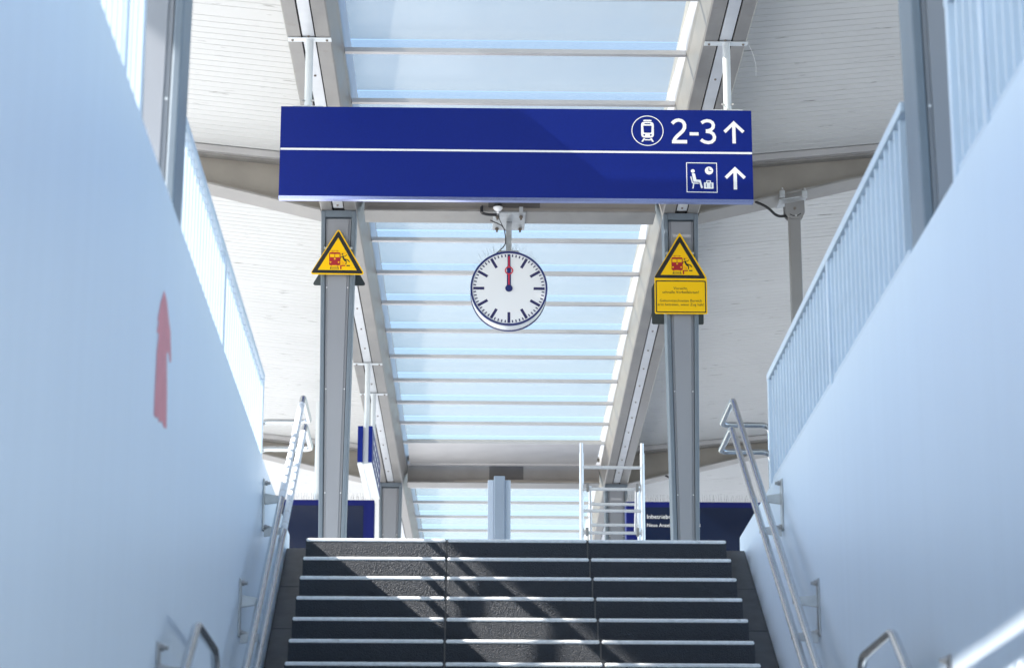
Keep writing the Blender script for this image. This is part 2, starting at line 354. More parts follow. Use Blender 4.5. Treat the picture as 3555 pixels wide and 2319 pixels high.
# names for rows and bays as seen in the photograph
ROWNAME = ['behind the viewer', 'nearest, between two railing sections', 'with the yellow warning sign', 'farther back under the second cross beam', 'farthest, hidden behind the stair top']
def column(row, side):
    Yc, xc = ROWS[row]; x = xc+side*HG; yf = Yc-0.08; dp = 0.30
    zb = P0; zt = ZB-0.003; wt, wb = 0.185, 0.118
    sd = 'left' if side < 0 else 'right'
    t = empty('canopy_column', (x, yf+dp/2, zb), 'grey steel canopy column on the %s, %s' % (sd, ROWNAME[row]), 'column', 'canopy columns')
    fl = 0.045                                                   # flange face width
    for s in (-1, 1):                                            # two flanges + web behind the cover
        def xs(z, d): w = wb+(wt-wb)*(z-zb)/(zt-zb); return x+s*(w-d)
        m = MB(); m.hexa([(xs(zb, 0), yf, zb), (xs(zb, fl), yf, zb), (xs(zb, fl), yf+dp, zb), (xs(zb, 0), yf+dp, zb)],
                         [(xs(zt, 0), yf, zt), (xs(zt, fl), yf, zt), (xs(zt, fl), yf+dp, zt), (xs(zt, 0), yf+dp, zt)])
        m.build('flange', 'colframe', t, bevel=0.01)
    hw = lambda z, d: (wb+(wt-wb)*(z-zb)/(zt-zb))-d
    m = MB(); m.box(x-wt+fl+0.0005, x+wt-fl-0.0005, yf+0.001, yf+dp-0.001, zt-0.07, zt-0.0006); m.build('head_plate', 'colframe', t)
    zc = zt-0.071
    m = MB(); m.hexa([(x-hw(zb, fl+.0005), yf+0.05, zb), (x+hw(zb, fl+.0005), yf+0.05, zb), (x+hw(zb, fl+.0005), yf+dp-0.05, zb), (x-hw(zb, fl+.0005), yf+dp-0.05, zb)],
                     [(x-hw(zc, fl+.0005), yf+0.05, zc), (x+hw(zc, fl+.0005), yf+0.05, zc), (x+hw(zc, fl+.0005), yf+dp-0.05, zc), (x-hw(zc, fl+.0005), yf+dp-0.05, zc)]); m.build('web', 'colframe', t)
    zc = zt-0.09
    m = MB()                                                     # cover panel with folded side ribs
    for d0, d1, yy in ((fl+0.030, None, 0.012),):
        m.hexa([(x-hw(zb, d0), yf+yy, zb), (x+hw(zb, d0), yf+yy, zb), (x+hw(zb, d0), yf+0.049, zb), (x-hw(zb, d0), yf+0.049, zb)],
               [(x-hw(zc, d0), yf+yy, zc), (x+hw(zc, d0), yf+yy, zc), (x+hw(zc, d0), yf+0.049, zc), (x-hw(zc, d0), yf+0.049, zc)])
    cv = m.build('cover_panel', 'colpanel', t, bevel=0.004)
    for s in (-1, 1):
        m = MB(); a, b = fl+0.007, fl+0.0295
        m.hexa([(x+s*hw(zb, a), yf+0.024, zb), (x+s*hw(zb, b), yf+0.024, zb), (x+s*hw(zb, b), yf+0.049, zb), (x+s*hw(zb, a), yf+0.049, zb)],
               [(x+s*hw(zc, a), yf+0.024, zc), (x+s*hw(zc, b), yf+0.024, zc), (x+s*hw(zc, b), yf+0.049, zc), (x+s*hw(zc, a), yf+0.049, zc)])
        m.build('cover_rib', 'colpanel', t)
        for z in (4.0, 5.1, 6.2, 7.3):
            sc = MB(); q = x+s*hw(z, fl+0.018); sc.tube([(q, yf+0.026, z), (q, yf+0.019, z)], 0.0075, 8); sc.build('rivet', 'white', t)
    return t
for r in range(5):
    for s in (-1, 1): column(r, s)

BAYNAME = ['over the stair foot', 'where the blue sign hangs', 'behind the clock', 'beyond the second cross beam']
def beam(bay, side):
    (ya, xa), (yb, xb) = ROWS[bay], ROWS[bay+1]; ya += 0.12; yb += 0.12
    xa = cx(ya); xb = cx(yb)
    sd = 'left' if side < 0 else 'right'
    t = empty('canopy_beam', ((xa+xb)/2+side*HG, (ya+yb)/2, ZB), 'long grey steel roof beam on the %s, %s' % (sd, BAYNAME[bay]), 'beam', 'lengthwise canopy beams')
    i_ = -side                                                   # inner direction
    # outline of the section (inner side positive), slot for the cover strip in the underside
    sec = [(-0.1925, 0.012), (-0.182, 0.0), (-0.070, 0.0), (-0.070, 0.035), (0.062, 0.035), (0.062, 0.0), (0.180, 0.0), (0.1925, 0.014), (0.245, 0.20), (0.262, 0.23), (0.262, 0.70), (-0.235, 0.70), (-0.235, 0.30)]
    m = MB(); m.loft([[(xx+side*HG+i_*u, y, ZB+z) for u, z in sec] for xx, y in ((xa, ya+0.002), (xb, yb-0.002))])
    m.build('box_section', 'steel', t)
    m = MB(); q = [(-0.056, 0.008), (0.048, 0.008), (0.048, 0.030), (-0.056, 0.030)]
    m.loft([[(xx+side*HG+i_*u, y, ZB+z) for u, z in q] for xx, y in ((xa, ya+0.25), (xb, yb-0.25))])
    st = m.build('cover_strip', 'cover', t)
    for gu in (-0.063, 0.055):
        m = MB(); m.loft([[(xx+side*HG+i_*(gu+d), y, ZB+z) for d, z in ((-0.0068, 0.02), (0.0068, 0.02), (0.0068, 0.034), (-0.0068, 0.034))] for xx, y in ((xa, ya+0.01), (xb, yb-0.01))])
        m.build('slot', 'dark', t)
    if 1 <= bay <= 2:
        y = ya+0.8
        while y < yb-0.3:
            inst('screw', SCREW, st, (cx(y)+side*HG-i_*0.004, y, ZB+0.008)); y += 0.92
    return t
for b in range(4):
    for s in (-1, 1): beam(b, s)

def cross_beam(row):
    Yc, xc = ROWS[row]; y0, y1 = Yc-0.06, Yc+0.34; yc = (y0+y1)/2; xc = cx(yc)
    nm = ['behind the viewer', 'over the stair foot', 'from which the clock hangs', 'with a dark plate, farther back', 'farthest, behind the stair top'][row]
    t = empty('cross_beam', (xc, yc, ZB), 'brownish steel cross beam with sloping wings, %s' % nm, 'beam', 'cross beams')
    a = HG-0.262-0.003; zf = ZB+0.003
    m = MB(); m.box(xc-a, xc+a, y0, y1, zf, zf+0.022); m.build('lower_flange', 'steel', t, bevel=0.004)
    m = MB(); m.box(xc-a, xc+a, yc-0.10, yc+0.10, zf+0.0225, zf+0.42); m.build('web', 'web', t)
    m = MB(); m.box(xc-a, xc+a, yc-0.112, yc-0.1005, zf+0.0226, zf+0.075); m.build('angle_trim', 'web', t, bevel=0.003)
    m = MB(); m.box(xc-a, xc+a, y0, y1, zf+0.4205, zf+0.45); m.build('upper_flange', 'steel', t)
    m = MB(); m.box(xc-a, xc+a, y0-0.13, y0-0.04, zf+0.27, zf+0.325); m.build('gutter_trim', 'bar', t, bevel=0.006)
    m = MB(); m.box(xc-0.36+0.13, xc+0.36-0.04, yc-0.106, yc-0.1005, zf+0.08, zf+0.34); m.build('dark_plate', 'plate', t)
    for s in (-1, 1):
        us = [HG+0.197, 2.6, 3.4, 4.2, 5.0, 6.2, 7.5]
        ceilz = lambda u: ZB+0.53+0.10*(u-2.01)
        bot = lambda u: min(zf+0.24*(u-2.01), ceilz(u)-0.17)
        def sweep(name, ya, yb, zlo, zhi, m_, bev=0):
            mm = MB(); mm.loft([[(xc+s*u, ya, zlo(u)), (xc+s*u, yb, zlo(u)), (xc+s*u, yb, zhi(u)), (xc+s*u, ya, zhi(u))] for u in us]); return mm.build(name, m_, t)
        sweep('lower_flange', y0, y1, bot, lambda u: bot(u)+0.022, 'steel')
        sweep('web', yc-0.10, yc+0.10, lambda u: bot(u)+0.0225, lambda u: ceilz(u)-0.035, 'web')
        sweep('angle_trim', yc-0.112, yc-0.1005, lambda u: bot(u)+0.0226, lambda u: bot(u)+0.06, 'web')
        sweep('upper_flange', y0, y1, lambda u: ceilz(u)-0.0345, lambda u: ceilz(u)-0.002, 'steel')
        sweep('gutter_trim', y0-0.06, y0-0.001, lambda u: ceilz(u)-0.01, lambda u: ceilz(u)+0.06, 'bar')
    return t
for r in range(5): cross_beam(r)

# wing ceilings: ribbed white sheets, each panel its own piece
PW = 13.78/14
def panel_mesh(side, u1):
    m = MB(); u0 = 2.06; prof = []; n = 7; w = PW-0.001; st = w/n
    for k in range(n):
        a = k*st
        prof += [(a, 0.0), (a+st-0.020, 0.0), (a+st-0.014, 0.008), (a+st-0.004, 0.008)]
    prof[-2:] = [(w-0.008, 0.0), (w, 0.004)]
    secs = [[(side*u, y, 0.10*(u-2.01)+z) for y, z in prof]+[(side*u, w, 0.09+0.10*(u-2.01)), (side*u, 0, 0.09+0.10*(u-2.01))] for u in (u0, u1)]
    m.loft(secs); return m.mesh('ceiling_panel', 'ceil')
TIP = (7.70, 7.80, 7.80, 7.80)  # unseen wing tips; near bay made shorter to shape the wall's sun streak
PM = {(s_, u_): panel_mesh(s_, u_) for s_ in (-1, 1) for u_ in set(TIP)}
for b in range(4):
    (ya, xa), (yb, xb) = ROWS[b], ROWS[b+1]; ya = yb+0.14-14*PW
    for s in (-1, 1):
        t = empty('wing_roof', (cx(ya+6.9)+s*4.7, ya+6.9, ZB+0.6), 'white ribbed roof soffit on the %s, %s' % ('left' if s < 0 else 'right', BAYNAME[b]), 'roof', 'canopy wing roofs')
        for k in range(14):
            y = ya+k*PW; inst('ceiling_panel', PM[(s, TIP[b])], t, (cx(y+0.5), y, ZB+0.60+random.uniform(-0.002, 0.002)))
        m = MB(); m.loft([[(cx(y)+s*u, y, ZB+0.70+0.10*(u-2.01)+d) for u, d in ((1.90, 0), (TIP[b]+0.01, 0), (TIP[b]+0.01, 0.04), (1.90, 0.04))] for y in (ROWS[b][0]+0.139, yb+0.138)]); m.build('roof_sheet', 'bar', t)

# glass roof between the beams
BARS = {0: [10.10-1.273*k for k in range(10)], 1: [23.09-1.273*k for k in range(9)], 2: [26.16+1.273*k for k in range(9)], 3: [39.65+1.273*k for k in range(9)]}
ZG = 8.37; STEP = 0.085; PIT = 1.273
def pane_mesh():
    m = MB(); a = 1.50; y0, y1 = 0.035, PIT-0.012
    m.hexa([(-a, y0, 0.0), (a, y0, 0.0), (a, y1, STEP), (-a, y1, STEP)], [(-a, y0, 0.012), (a, y0, 0.012), (a, y1, STEP+0.012), (-a, y1, STEP+0.012)])
    return m.mesh('glass_pane', 'glass')
def bar_mesh():
    m = MB(); m.box(-1.553, 1.553, -0.03, 0.03, 0.0, 0.042); return m.mesh('glazing_bar', 'bar')
m = MB(); m.box(-1.50, 1.50, -0.004, 0.004, 0, STEP+0.042-0.045-0.002); RISER = m.mesh('riser_pane', 'glassclear')
PANE, BAR = pane_mesh(), bar_mesh()
for b in range(4):
    ys = sorted(BARS[b]); mid = (ys[0]+ys[-1])/2
    t = empty('glass_roof', (cx(mid), mid, ZG), 'stepped frosted glass roof strip %s' % BAYNAME[b], 'glass roof', 'glass roof strips')
    for k, y in enumerate(ys):
        inst('glazing_bar', BAR, t, (cx(y), y, ZG))
        inst('riser_pane', RISER, t, (cx(y), y-0.006, ZG+0.0425))
        if k < len(ys)-1: inst('glass_pane', PANE, t, (cx(y+0.6), y, ZG+0.045))
    # first and last strips up to the cross beams
    ya = ROWS[b][0]+0.36; yb = ROWS[b+1][0]-0.20
    for y0, y1, nm, mm in ((ya, ys[0]-0.035, 'glass_pane', 'glass'), (ys[-1]+0.035, yb, 'end_panel', 'bar')):
        if y1-y0 > 0.15:
            xx = cx((y0+y1)/2); m = MB(); m.box(xx-1.5, xx+1.5, y0, y1, ZG+0.045+(STEP if nm == 'glass_pane' else 0.02), ZG+0.06+(STEP if nm == 'glass_pane' else 0.02)); m.build(nm, mm, t)

# ------------------------------------------------------------------ hanging blue direction sign
SY = 19.66; SX0, SX1, SZ0, SZ1 = -1.578, 2.498, 6.682, 7.507
def sp(zx, zy):                                               # sign drawing units -> X, Z on the sign face
    px = 2150+zx/4.854; py = 380+zy/4.854
    return (SX0+(px-976)*0.002494, SZ1-(py-382.2)*0.002640)
def spl(*p): return [sp(*q) for q in p]
sg = empty('direction_sign', ((SX0+SX1)/2, SY+0.035, SZ0), 'wide blue hanging direction sign with platform numbers and two arrows', 'sign')
m = MB(); m.box(SX0, SX1, SY, SY+0.07, SZ0+0.0125, SZ1); pan = m.build('panel', 'blue', sg)
m = MB(); m.loft([[(x, SY, SZ0+0.012), (x, SY+0.012, SZ0-0.012), (x, SY+0.07, SZ0-0.012), (x, SY+0.07, SZ0+0.012)] for x in (SX0, SX1)]); m.build('bottom_rail', 'signrail', sg)
m = MB(); m.poly([(SX0+0.004, SZ1-0.39-0.009), (SX1-0.002, SZ1-0.392-0.009), (SX1-0.002, SZ1-0.392+0.009), (SX0+0.004, SZ1-0.39+0.009)], SY-0.0015); m.build('divider_line', 'white', pan)
K = 0.002486/4.854
ty = SY-0.002
flat('line_circle', [circ(*sp(473, 368), 271*K, 56), circ(*sp(473, 368), 257*K, 56)], 'white', pan, ty)
tr = [rounded(spl((366, 486), (580, 486), (580, 218), (366, 218)), 60*K), spl((425, 241), (523, 241), (523, 259), (425, 259)),
      rounded(spl((402, 283), (545, 283), (537, 403), (411, 403)), 14*K), circ(*sp(418, 440), 17*K, 14), circ(*sp(527, 440), 17*K, 14)]
flat('train_pictogram', tr, 'white', pan, ty)
m = MB(); m.poly(spl((425, 183), (523, 183), (548, 192), (538, 208), (408, 208), (400, 192)), ty-0.0002)
m.poly(spl((405, 496), (435, 496), (395, 555), (365, 555)), ty); m.poly(spl((513, 496), (545, 496), (580, 555), (549, 555)), ty); m.poly(spl((427, 513), (520, 513), (528, 532), (419, 532)), ty-0.0003)
m.build('train_rails', 'white', pan)
m = MB()
m.stroke(spl((890, 243), (925, 208), (965, 188), (1005, 183), (1050, 194), (1084, 222), (1101, 266), (1097, 315), (1074, 360), (1030, 404), (975, 452), (932, 502), (914, 550), (912, 578)), 60*K, ty)
m.poly(spl((884, 520), (1138, 520), (1138, 578), (884, 578)), ty-0.0003); m.build('numeral_two', 'white', pan)
m = MB(); m.poly(spl((1183, 387), (1335, 387), (1335, 441), (1183, 441)), ty); m.build('hyphen', 'white', pan)
m = MB()
m.stroke(spl((1387, 228), (1430, 201), (1480, 189), (1530, 196), (1570, 221), (1588, 262), (1580, 305), (1550, 339), (1505, 358), (1458, 363)), 58*K, ty)
m.stroke(spl((1458, 370), (1530, 380), (1580, 411), (1602, 460), (1593, 510), (1556, 547), (1500, 561), (1440, 551), (1400, 531), (1374, 510)), 58*K, ty-0.0003); m.build('numeral_three', 'white', pan)
for dy, dx in ((0, 0), (772, 3)):
    q = ((1932, 188), (2111, 357), (2073, 397), (1961, 288), (1961, 570), (1903, 570), (1903, 288), (1792, 397), (1755, 357))
    flat('arrow', [spl(*[(a+dx, b+dy) for a, b in q])], 'white', pan, ty)
flat('pictogram_frame', [spl((1115, 896), (1633, 898), (1633, 1399), (1115, 1395)), spl((1128, 909), (1621, 911), (1621, 1387), (1128, 1383))], 'white', pan, ty)
flat('waiting_person', [rounded(spl((1207, 1078), (1260, 1080), (1282, 1182), (1352, 1185), (1390, 1320), (1360, 1330), (1328, 1224), (1232, 1222)), 12*K)], 'white', pan, ty)
m = MB(); m.disc(sp(1225, 1040), 33*K, ty, 20); m.build('head', 'white', pan)
flat('chair', [spl((1180, 1132), (1198, 1128), (1222, 1224), (1234, 1234), (1320, 1236), (1320, 1253), (1246, 1252), (1232, 1333), (1210, 1333), (1225, 1252), (1205, 1238))], 'white', pan, ty-0.0003)
flat('clock_pictogram', [circ(*sp(1497, 1030), 70*K, 32), spl((1489, 983), (1504, 983), (1504, 1024), (1538, 1026), (1538, 1038), (1489, 1038))], 'white', pan, ty)
flat('suitcase', [rounded(spl((1407, 1228), (1568, 1228), (1568, 1333), (1407, 1333)), 14*K), spl((1441, 1247), (1453, 1247), (1453, 1312), (1441, 1312)), spl((1520, 1247), (1533, 1247), (1533, 1312), (1520, 1312))], 'white', pan, ty)
flat('suitcase_handle', [spl((1448, 1195), (1525, 1195), (1525, 1227), (1508, 1227), (1508, 1211), (1465, 1211), (1465, 1227), (1448, 1227))], 'white', pan, ty)
for x in (-1.348, 2.297):                                     # hanger tubes from the beams
    yh = SY+0.036; m = MB(); m.tube([(x, yh, SZ1+0.012), (x, yh, ZB-0.008)], 0.034, 20); tb = m.build('hanger_tube', 'whitemetal', sg, smooth=True)
    m = MB(); m.box(x-0.19, x+0.19, yh-0.045, yh+0.045, ZB-0.010, ZB-0.002); hp = m.build('hanger_plate', 'whitemetal', sg, bevel=0.003)
    for d in (-0.15, 0.15): inst('screw', SCREW, hp, (x+d, yh, ZB-0.010))
    m = MB(); m.box(x-0.13, x+0.13, yh-0.033, yh+0.033, SZ1+0.002, SZ1+0.010); m.build('foot_plate', 'whitemetal', sg, bevel=0.002)
    for d in (-1, 1):
        m = MB(); m.tube([(x+d*0.030, yh-0.015, SZ1+0.06), (x+d*0.052, yh-0.03, SZ1+0.06)], 0.008, 8); m.build('clamp_screw', 'inoxmatt', tb)

# ------------------------------------------------------------------ warning signs on the columns
def tri_pt(x0, z0, k): return lambda zx, zy: (x0+(zx-655)*k, z0-(zy-660)*k*1.045)
def warning_art(par, f, k, y):
    q = lambda *p: [f(*a) for a in p]
    flat('border', [rounded(q((655, 118), (1284, 1180), (2, 1172)), 56*k)], 'black', par, y-0.0006)
    flat('field', [q((655, 296), (1122, 1100), (166, 1094))], 'yellow', par, y-0.0012)
    flat('train', [rounded(q((440, 980), (718, 980), (718, 660), (440, 660)), 40*k), q((462, 705), (570, 705), (570, 782), (462, 782)), q((585, 705), (695, 705), (695, 782), (585, 782)),
                   circ(*f(578, 818), 22*k, 14), circ(*f(476, 902), 20*k, 14), circ(*f(676, 903), 20*k, 14)], 'red', par, y-0.0018)
    m = MB(); yy = y-0.0019
    m.stroke(q((483, 630), (520, 618), (640, 618), (675, 630)), 10*k, yy); m.stroke(q((527, 622), (527, 662)), 9*k, yy-.0002); m.stroke(q((632, 622), (632, 662)), 9*k, yy-.0002)
    m.poly(q((714, 972), (842, 972), (842, 1001), (714, 1001)), yy); m.poly(q((714, 1001), (750, 1001), (750, 1075), (714, 1075)), yy)
    m.poly(q((484, 981), (505, 981), (498, 1002), (488, 1002)), yy); m.poly(q((645, 981), (666, 981), (662, 1002), (650, 1002)), yy); m.build('red_marks', 'red', par)
    m = MB(); m.stroke(q((484, 1018), (470, 1075)), 16*k, yy); m.stroke(q((660, 1018), (676, 1075)), 16*k, yy)
    for i, zy in enumerate((1022, 1045, 1068)): m.stroke(q((480, zy), (668, zy)), 8*k, yy-.0003)
    m.poly(q((870, 972), (955, 972), (955, 1001), (870, 1001)), yy); m.build('track_marks', 'black', par)
    m = MB(); m.disc(f(764, 707), 21*k, yy-.0008, 14); m.stroke(q((770, 748), (805, 830), (850, 875)), 42*k, yy)
    m.stroke(q((775, 752), (835, 758), (872, 720)), 17*k, yy-.0003); m.stroke(q((768, 752), (722, 785), (714, 830)), 17*k, yy-.0004)
    m.stroke(q((815, 825), (895, 845), (945, 897)), 24*k, yy-.0005); m.stroke(q((835, 855), (864, 882), (855, 958)), 24*k, yy-.0006); m.build('falling_figure', 'black', par)
    m = MB()
    for i in range(6): m.stroke(q((730+i*20, 655), (760+i*20, 700)), 6*k, y-0.0013)
    for i in range(5): m.stroke(q((725, 850+i*22), (825, 925+i*8)), 6*k, y-0.0014)
    m.build('hatching', 'orange', par)
def warning_sign(x, z, yf, label, with_text):
    k = 0.00302/7.06; f = tri_pt(x, z, k); s = empty('warning_sign', (x, yf, z-0.3), label, 'sign', 'yellow warning signs on the columns')
    q = lambda *p: [f(*a) for a in p]
    if not with_text:
        out = [rounded(q((655, 62), (1330, 1206), (-30, 1206)), 105*k)]
    else:
        out = [rounded(q((655, 40), (1306, 1150), (1306, 2050), (12, 2050), (12, 1150)), 46*k)]
    pl = flat('plate', out, 'yellow', s, yf, 0.006)
    warning_art(pl, f, k, yf)
    if with_text:
        a, b = f(40, 1232), f(1278, 2018); c, d = f(66, 1258), f(1252, 1992)
        flat('text_border', [rrect(a[0], b[0], b[1], a[1], 0.012), rrect(c[0], d[0], d[1], c[1], 0.008)], 'black', pl, yf-0.0008)
        for i, (tx, zy) in enumerate((('Vorsicht,', 1452), ('schnelle Vorbeifahrten!', 1548), ('Gekennzeichneten Bereich', 1755), ('erst betreten, wenn Zug hält!', 1850))):
            o = text('lettering', tx, 0.0412, 0, 0, yf-0.001, 'black', pl, 'CENTER'); o.location += Vector((f(655, 0)[0], 0, f(0, zy)[1]))
    yb_ = yf+0.40                                              # twin sign on the far side of the column, seen from behind
    if not with_text:
        bk = flat('rear_plate', [rounded(q((655, 62), (1330, 1206), (-30, 1206)), 105*k)], 'signback', s, yb_, 0.006)
    else:
        bk = flat('rear_plate', [rounded(q((655, 40), (1306, 1150), (1306, 2050), (12, 2050), (12, 1150)), 46*k)], 'signback', s, yb_, 0.006)
    for zz in ((z-0.20, z+0.05) if not with_text else (z-0.50, z+0.05)):
        m = MB(); m.box(x-0.15, x+0.15, yf+0.0075, yf+0.03, zz-0.012, zz+0.012); m.build('clamp_band', 'galv', s)
        m = MB(); m.box(x-0.15, x+0.15, yb_-0.03, yb_-0.0015, zz-0.012, zz+0.012); m.build('clamp_band', 'galv', s)
    return s
WY = 24.36
warning_sign(-1.312, 7.668, WY, 'yellow triangular warning sign without text on the left column', False)
warning_sign(2.300, 7.643, WY, 'yellow warning sign with triangle and German text panel on the right column', True)

# ------------------------------------------------------------------ station clock
CX, CZ, CY, CR = 0.495, 7.347, 24.55, 0.409
ck = empty('station_clock', (CX, CY+0.15, CZ-CR), 'round white station clock at twelve hanging from the cross beam', 'clock')
def ring(name, m_, r0, r1, y0, y1, par, n=64):
    m = MB(); secs = []
    A = [2*math.pi*k/n for k in range(n)]
    prof = [(r0, y0), (r1, y0), (r1, y1), (r0, y1)]
    vs_ = [(CX+r*math.cos(a), y, CZ+r*math.sin(a)) for a in A for r, y in prof]; fs = []
    for k in range(n):
        for i in range(4): fs.append((k*4+i, k*4+(i+1) % 4, ((k+1) % n)*4+(i+1) % 4, ((k+1) % n)*4+i))
    m.add(vs_, fs); return m.build(name, m_, par, smooth=True)
m = MB(); n = 64; A = [2*math.pi*k/n for k in range(n)]
m.loft([[(CX+CR*0.972*math.cos(a), y, CZ+CR*0.972*math.sin(a)) for a in A] for y in (CY+0.022, CY+0.25)]); drum = m.build('drum', 'clockface', ck, smooth=True)
ring('front_rim', 'clockblue', CR*0.955, CR, CY, CY+0.030, ck); ring('middle_band', 'whitemetal', CR*0.973, CR*0.985, CY+0.07, CY+0.19, ck); ring('rear_rim', 'clockblue', CR*0.955, CR*0.995, CY+0.235, CY+0.262, ck)
dl = MB(); dl.disc((CX, CZ), CR*0.954, CY+0.014, 64); dial = dl.build('dial', 'clockface', ck)
for k in range(60):
    a = R(6*k); hr = k % 5 == 0; r0, r1, w = (0.64, 0.925, 0.072) if hr else (0.855, 0.925, 0.030)
    m = MB(); d = (math.sin(a), math.cos(a)); m.stroke([(CX+d[0]*CR*r0, CZ+d[1]*CR*r0), (CX+d[0]*CR*r1, CZ+d[1]*CR*r1)], CR*w, CY+0.0125); m.build('hour_mark' if hr else 'minute_mark', 'clockmark', dial)
m = MB(); m.stroke([(CX, CZ-0.02), (CX, CZ+CR*0.60)], CR*0.105, CY+0.010); m.build('hour_hand', 'clockblue', ck)
m = MB(); m.stroke([(CX, CZ-0.02), (CX, CZ+CR*0.86)], CR*0.075, CY+0.008); m.build('minute_hand', 'clockblue', ck)
m = MB(); m.stroke([(CX, CZ+0.02), (CX, CZ+CR*0.40)], CR*0.034, CY+0.0055); m.stroke([(CX, CZ+CR*0.56), (CX, CZ+CR*0.87)], CR*0.034, CY+0.0055); m.disc((CX, CZ+CR*0.48), CR*0.108, CY+0.0052, 28, CR*0.078); m.build('second_hand', 'clockred', ck)
m = MB(); m.disc((CX, CZ), CR*0.095, CY+0.0045, 28); m.build('hub', 'clockblue', ck)
m = MB(); m.box(CX-0.105, CX+0.105, CY+0.06, CY+0.24, CZ+CR*0.968, CZ+CR+0.028); m.build('mount_box', 'galv', ck, bevel=0.004)
m = MB(); m.box(CX-0.030, CX+0.030, CY+0.12, CY+0.18, CZ+CR+0.0285, ZB-0.029); m.build('hanger_post', 'galv', ck, bevel=0.004)
m = MB(); m.box(CX-0.172, CX+0.172, 24.37, 24.96, ZB-0.028, ZB-0.012); pl = m.build('mount_plate', 'galv', ck, bevel=0.002)
BZ = mesh_bolt('bolt', 'z', -0.045, 0.012)
for dx in (-0.125, 0.125):
    for yy in (24.46, 24.88): inst('bolt', BZ, pl, (CX+dx, yy, ZB-0.028))
for dx in (-0.125, 0.125):
    m = MB(); m.box(CX+dx-0.02, CX+dx+0.02, 24.375, 24.405, ZB-0.0115, ZB+0.045); m.build('beam_clamp', 'galv', ck)
m = MB()
for k in range(46):
    a = R(90+random.uniform(-52, 52)); yy = CY+random.choice((0.04, 0.13, 0.22)); b = CR*0.97; L = random.uniform(0.07, 0.12); a2 = a+random.uniform(-0.35, 0.35)
    p0 = Vector((CX+b*math.cos(a), yy, CZ+b*math.sin(a))); p1 = p0+Vector((math.cos(a2), random.uniform(-.3, .3), math.sin(a2)))*L
    m.tube([p0, p1], 0.0014, 4)
tag(m.build('bird_spikes', 'spike', ck), kind='stuff')
m = MB(); m.tube([(CX-0.20, 24.40, ZB-0.10), (CX-0.06, 24.5, ZB-0.13), (CX-0.034, CY+0.11, ZB-0.2), (CX-0.034, CY+0.11, CZ+CR+0.12), (CX-0.06, CY+0.11, CZ+CR+0.08), (CX-0.19, CY+0.11, CZ+CR*0.88)], 0.006, 8, 0.06); m.build('cable', 'cable', ck, smooth=True)
# conduit and satellite-time antenna beside the clock bracket
m = MB(); m.tube([(0.20, 24.53, ZB+0.10), (0.20, 24.44, ZB+0.06), (0.20, 24.37, ZB-0.03), (0.26, 24.37, ZB-0.045), (0.36, 24.38, ZB-0.045)], 0.016, 10, 0.06); tag(m.build('cable_conduit', 'cable', smooth=True), 'short black cable conduit looping below the cross beam beside the clock bracket', 'conduit')
an = empty('antenna', (0.372, 24.33, ZB-0.06), 'small white mushroom antenna under the cross beam above the clock', 'antenna')
def lathe(name, m_, prof, cx_, cy_, par, n=24):
    m = MB(); m.loft([[(cx_+r*math.cos(2*math.pi*k/n), cy_+r*math.sin(2*math.pi*k/n), z) for k in range(n)] for r, z in prof]); return m.build(name, m_, par, smooth=True)
lathe('dome', 'white', [(0.012, ZB-0.045), (0.014, ZB-0.02), (0.036, ZB-0.01), (0.050, ZB+0.010), (0.050, ZB+0.022)], 0.372, 24.33, an)
lathe('base', 'cable', [(0.050, ZB+0.0225), (0.046, ZB+0.05), (0.03, ZB+0.09)], 0.372, 24.33, an)
m = MB(); m.tube([(0.372, 24.33, ZB-0.044), (0.385, 24.34, ZB-0.10), (0.43, 24.42, ZB-0.17), (0.462, 24.55, ZB-0.17)], 0.004, 6, 0.05); m.build('lead', 'cable', an)

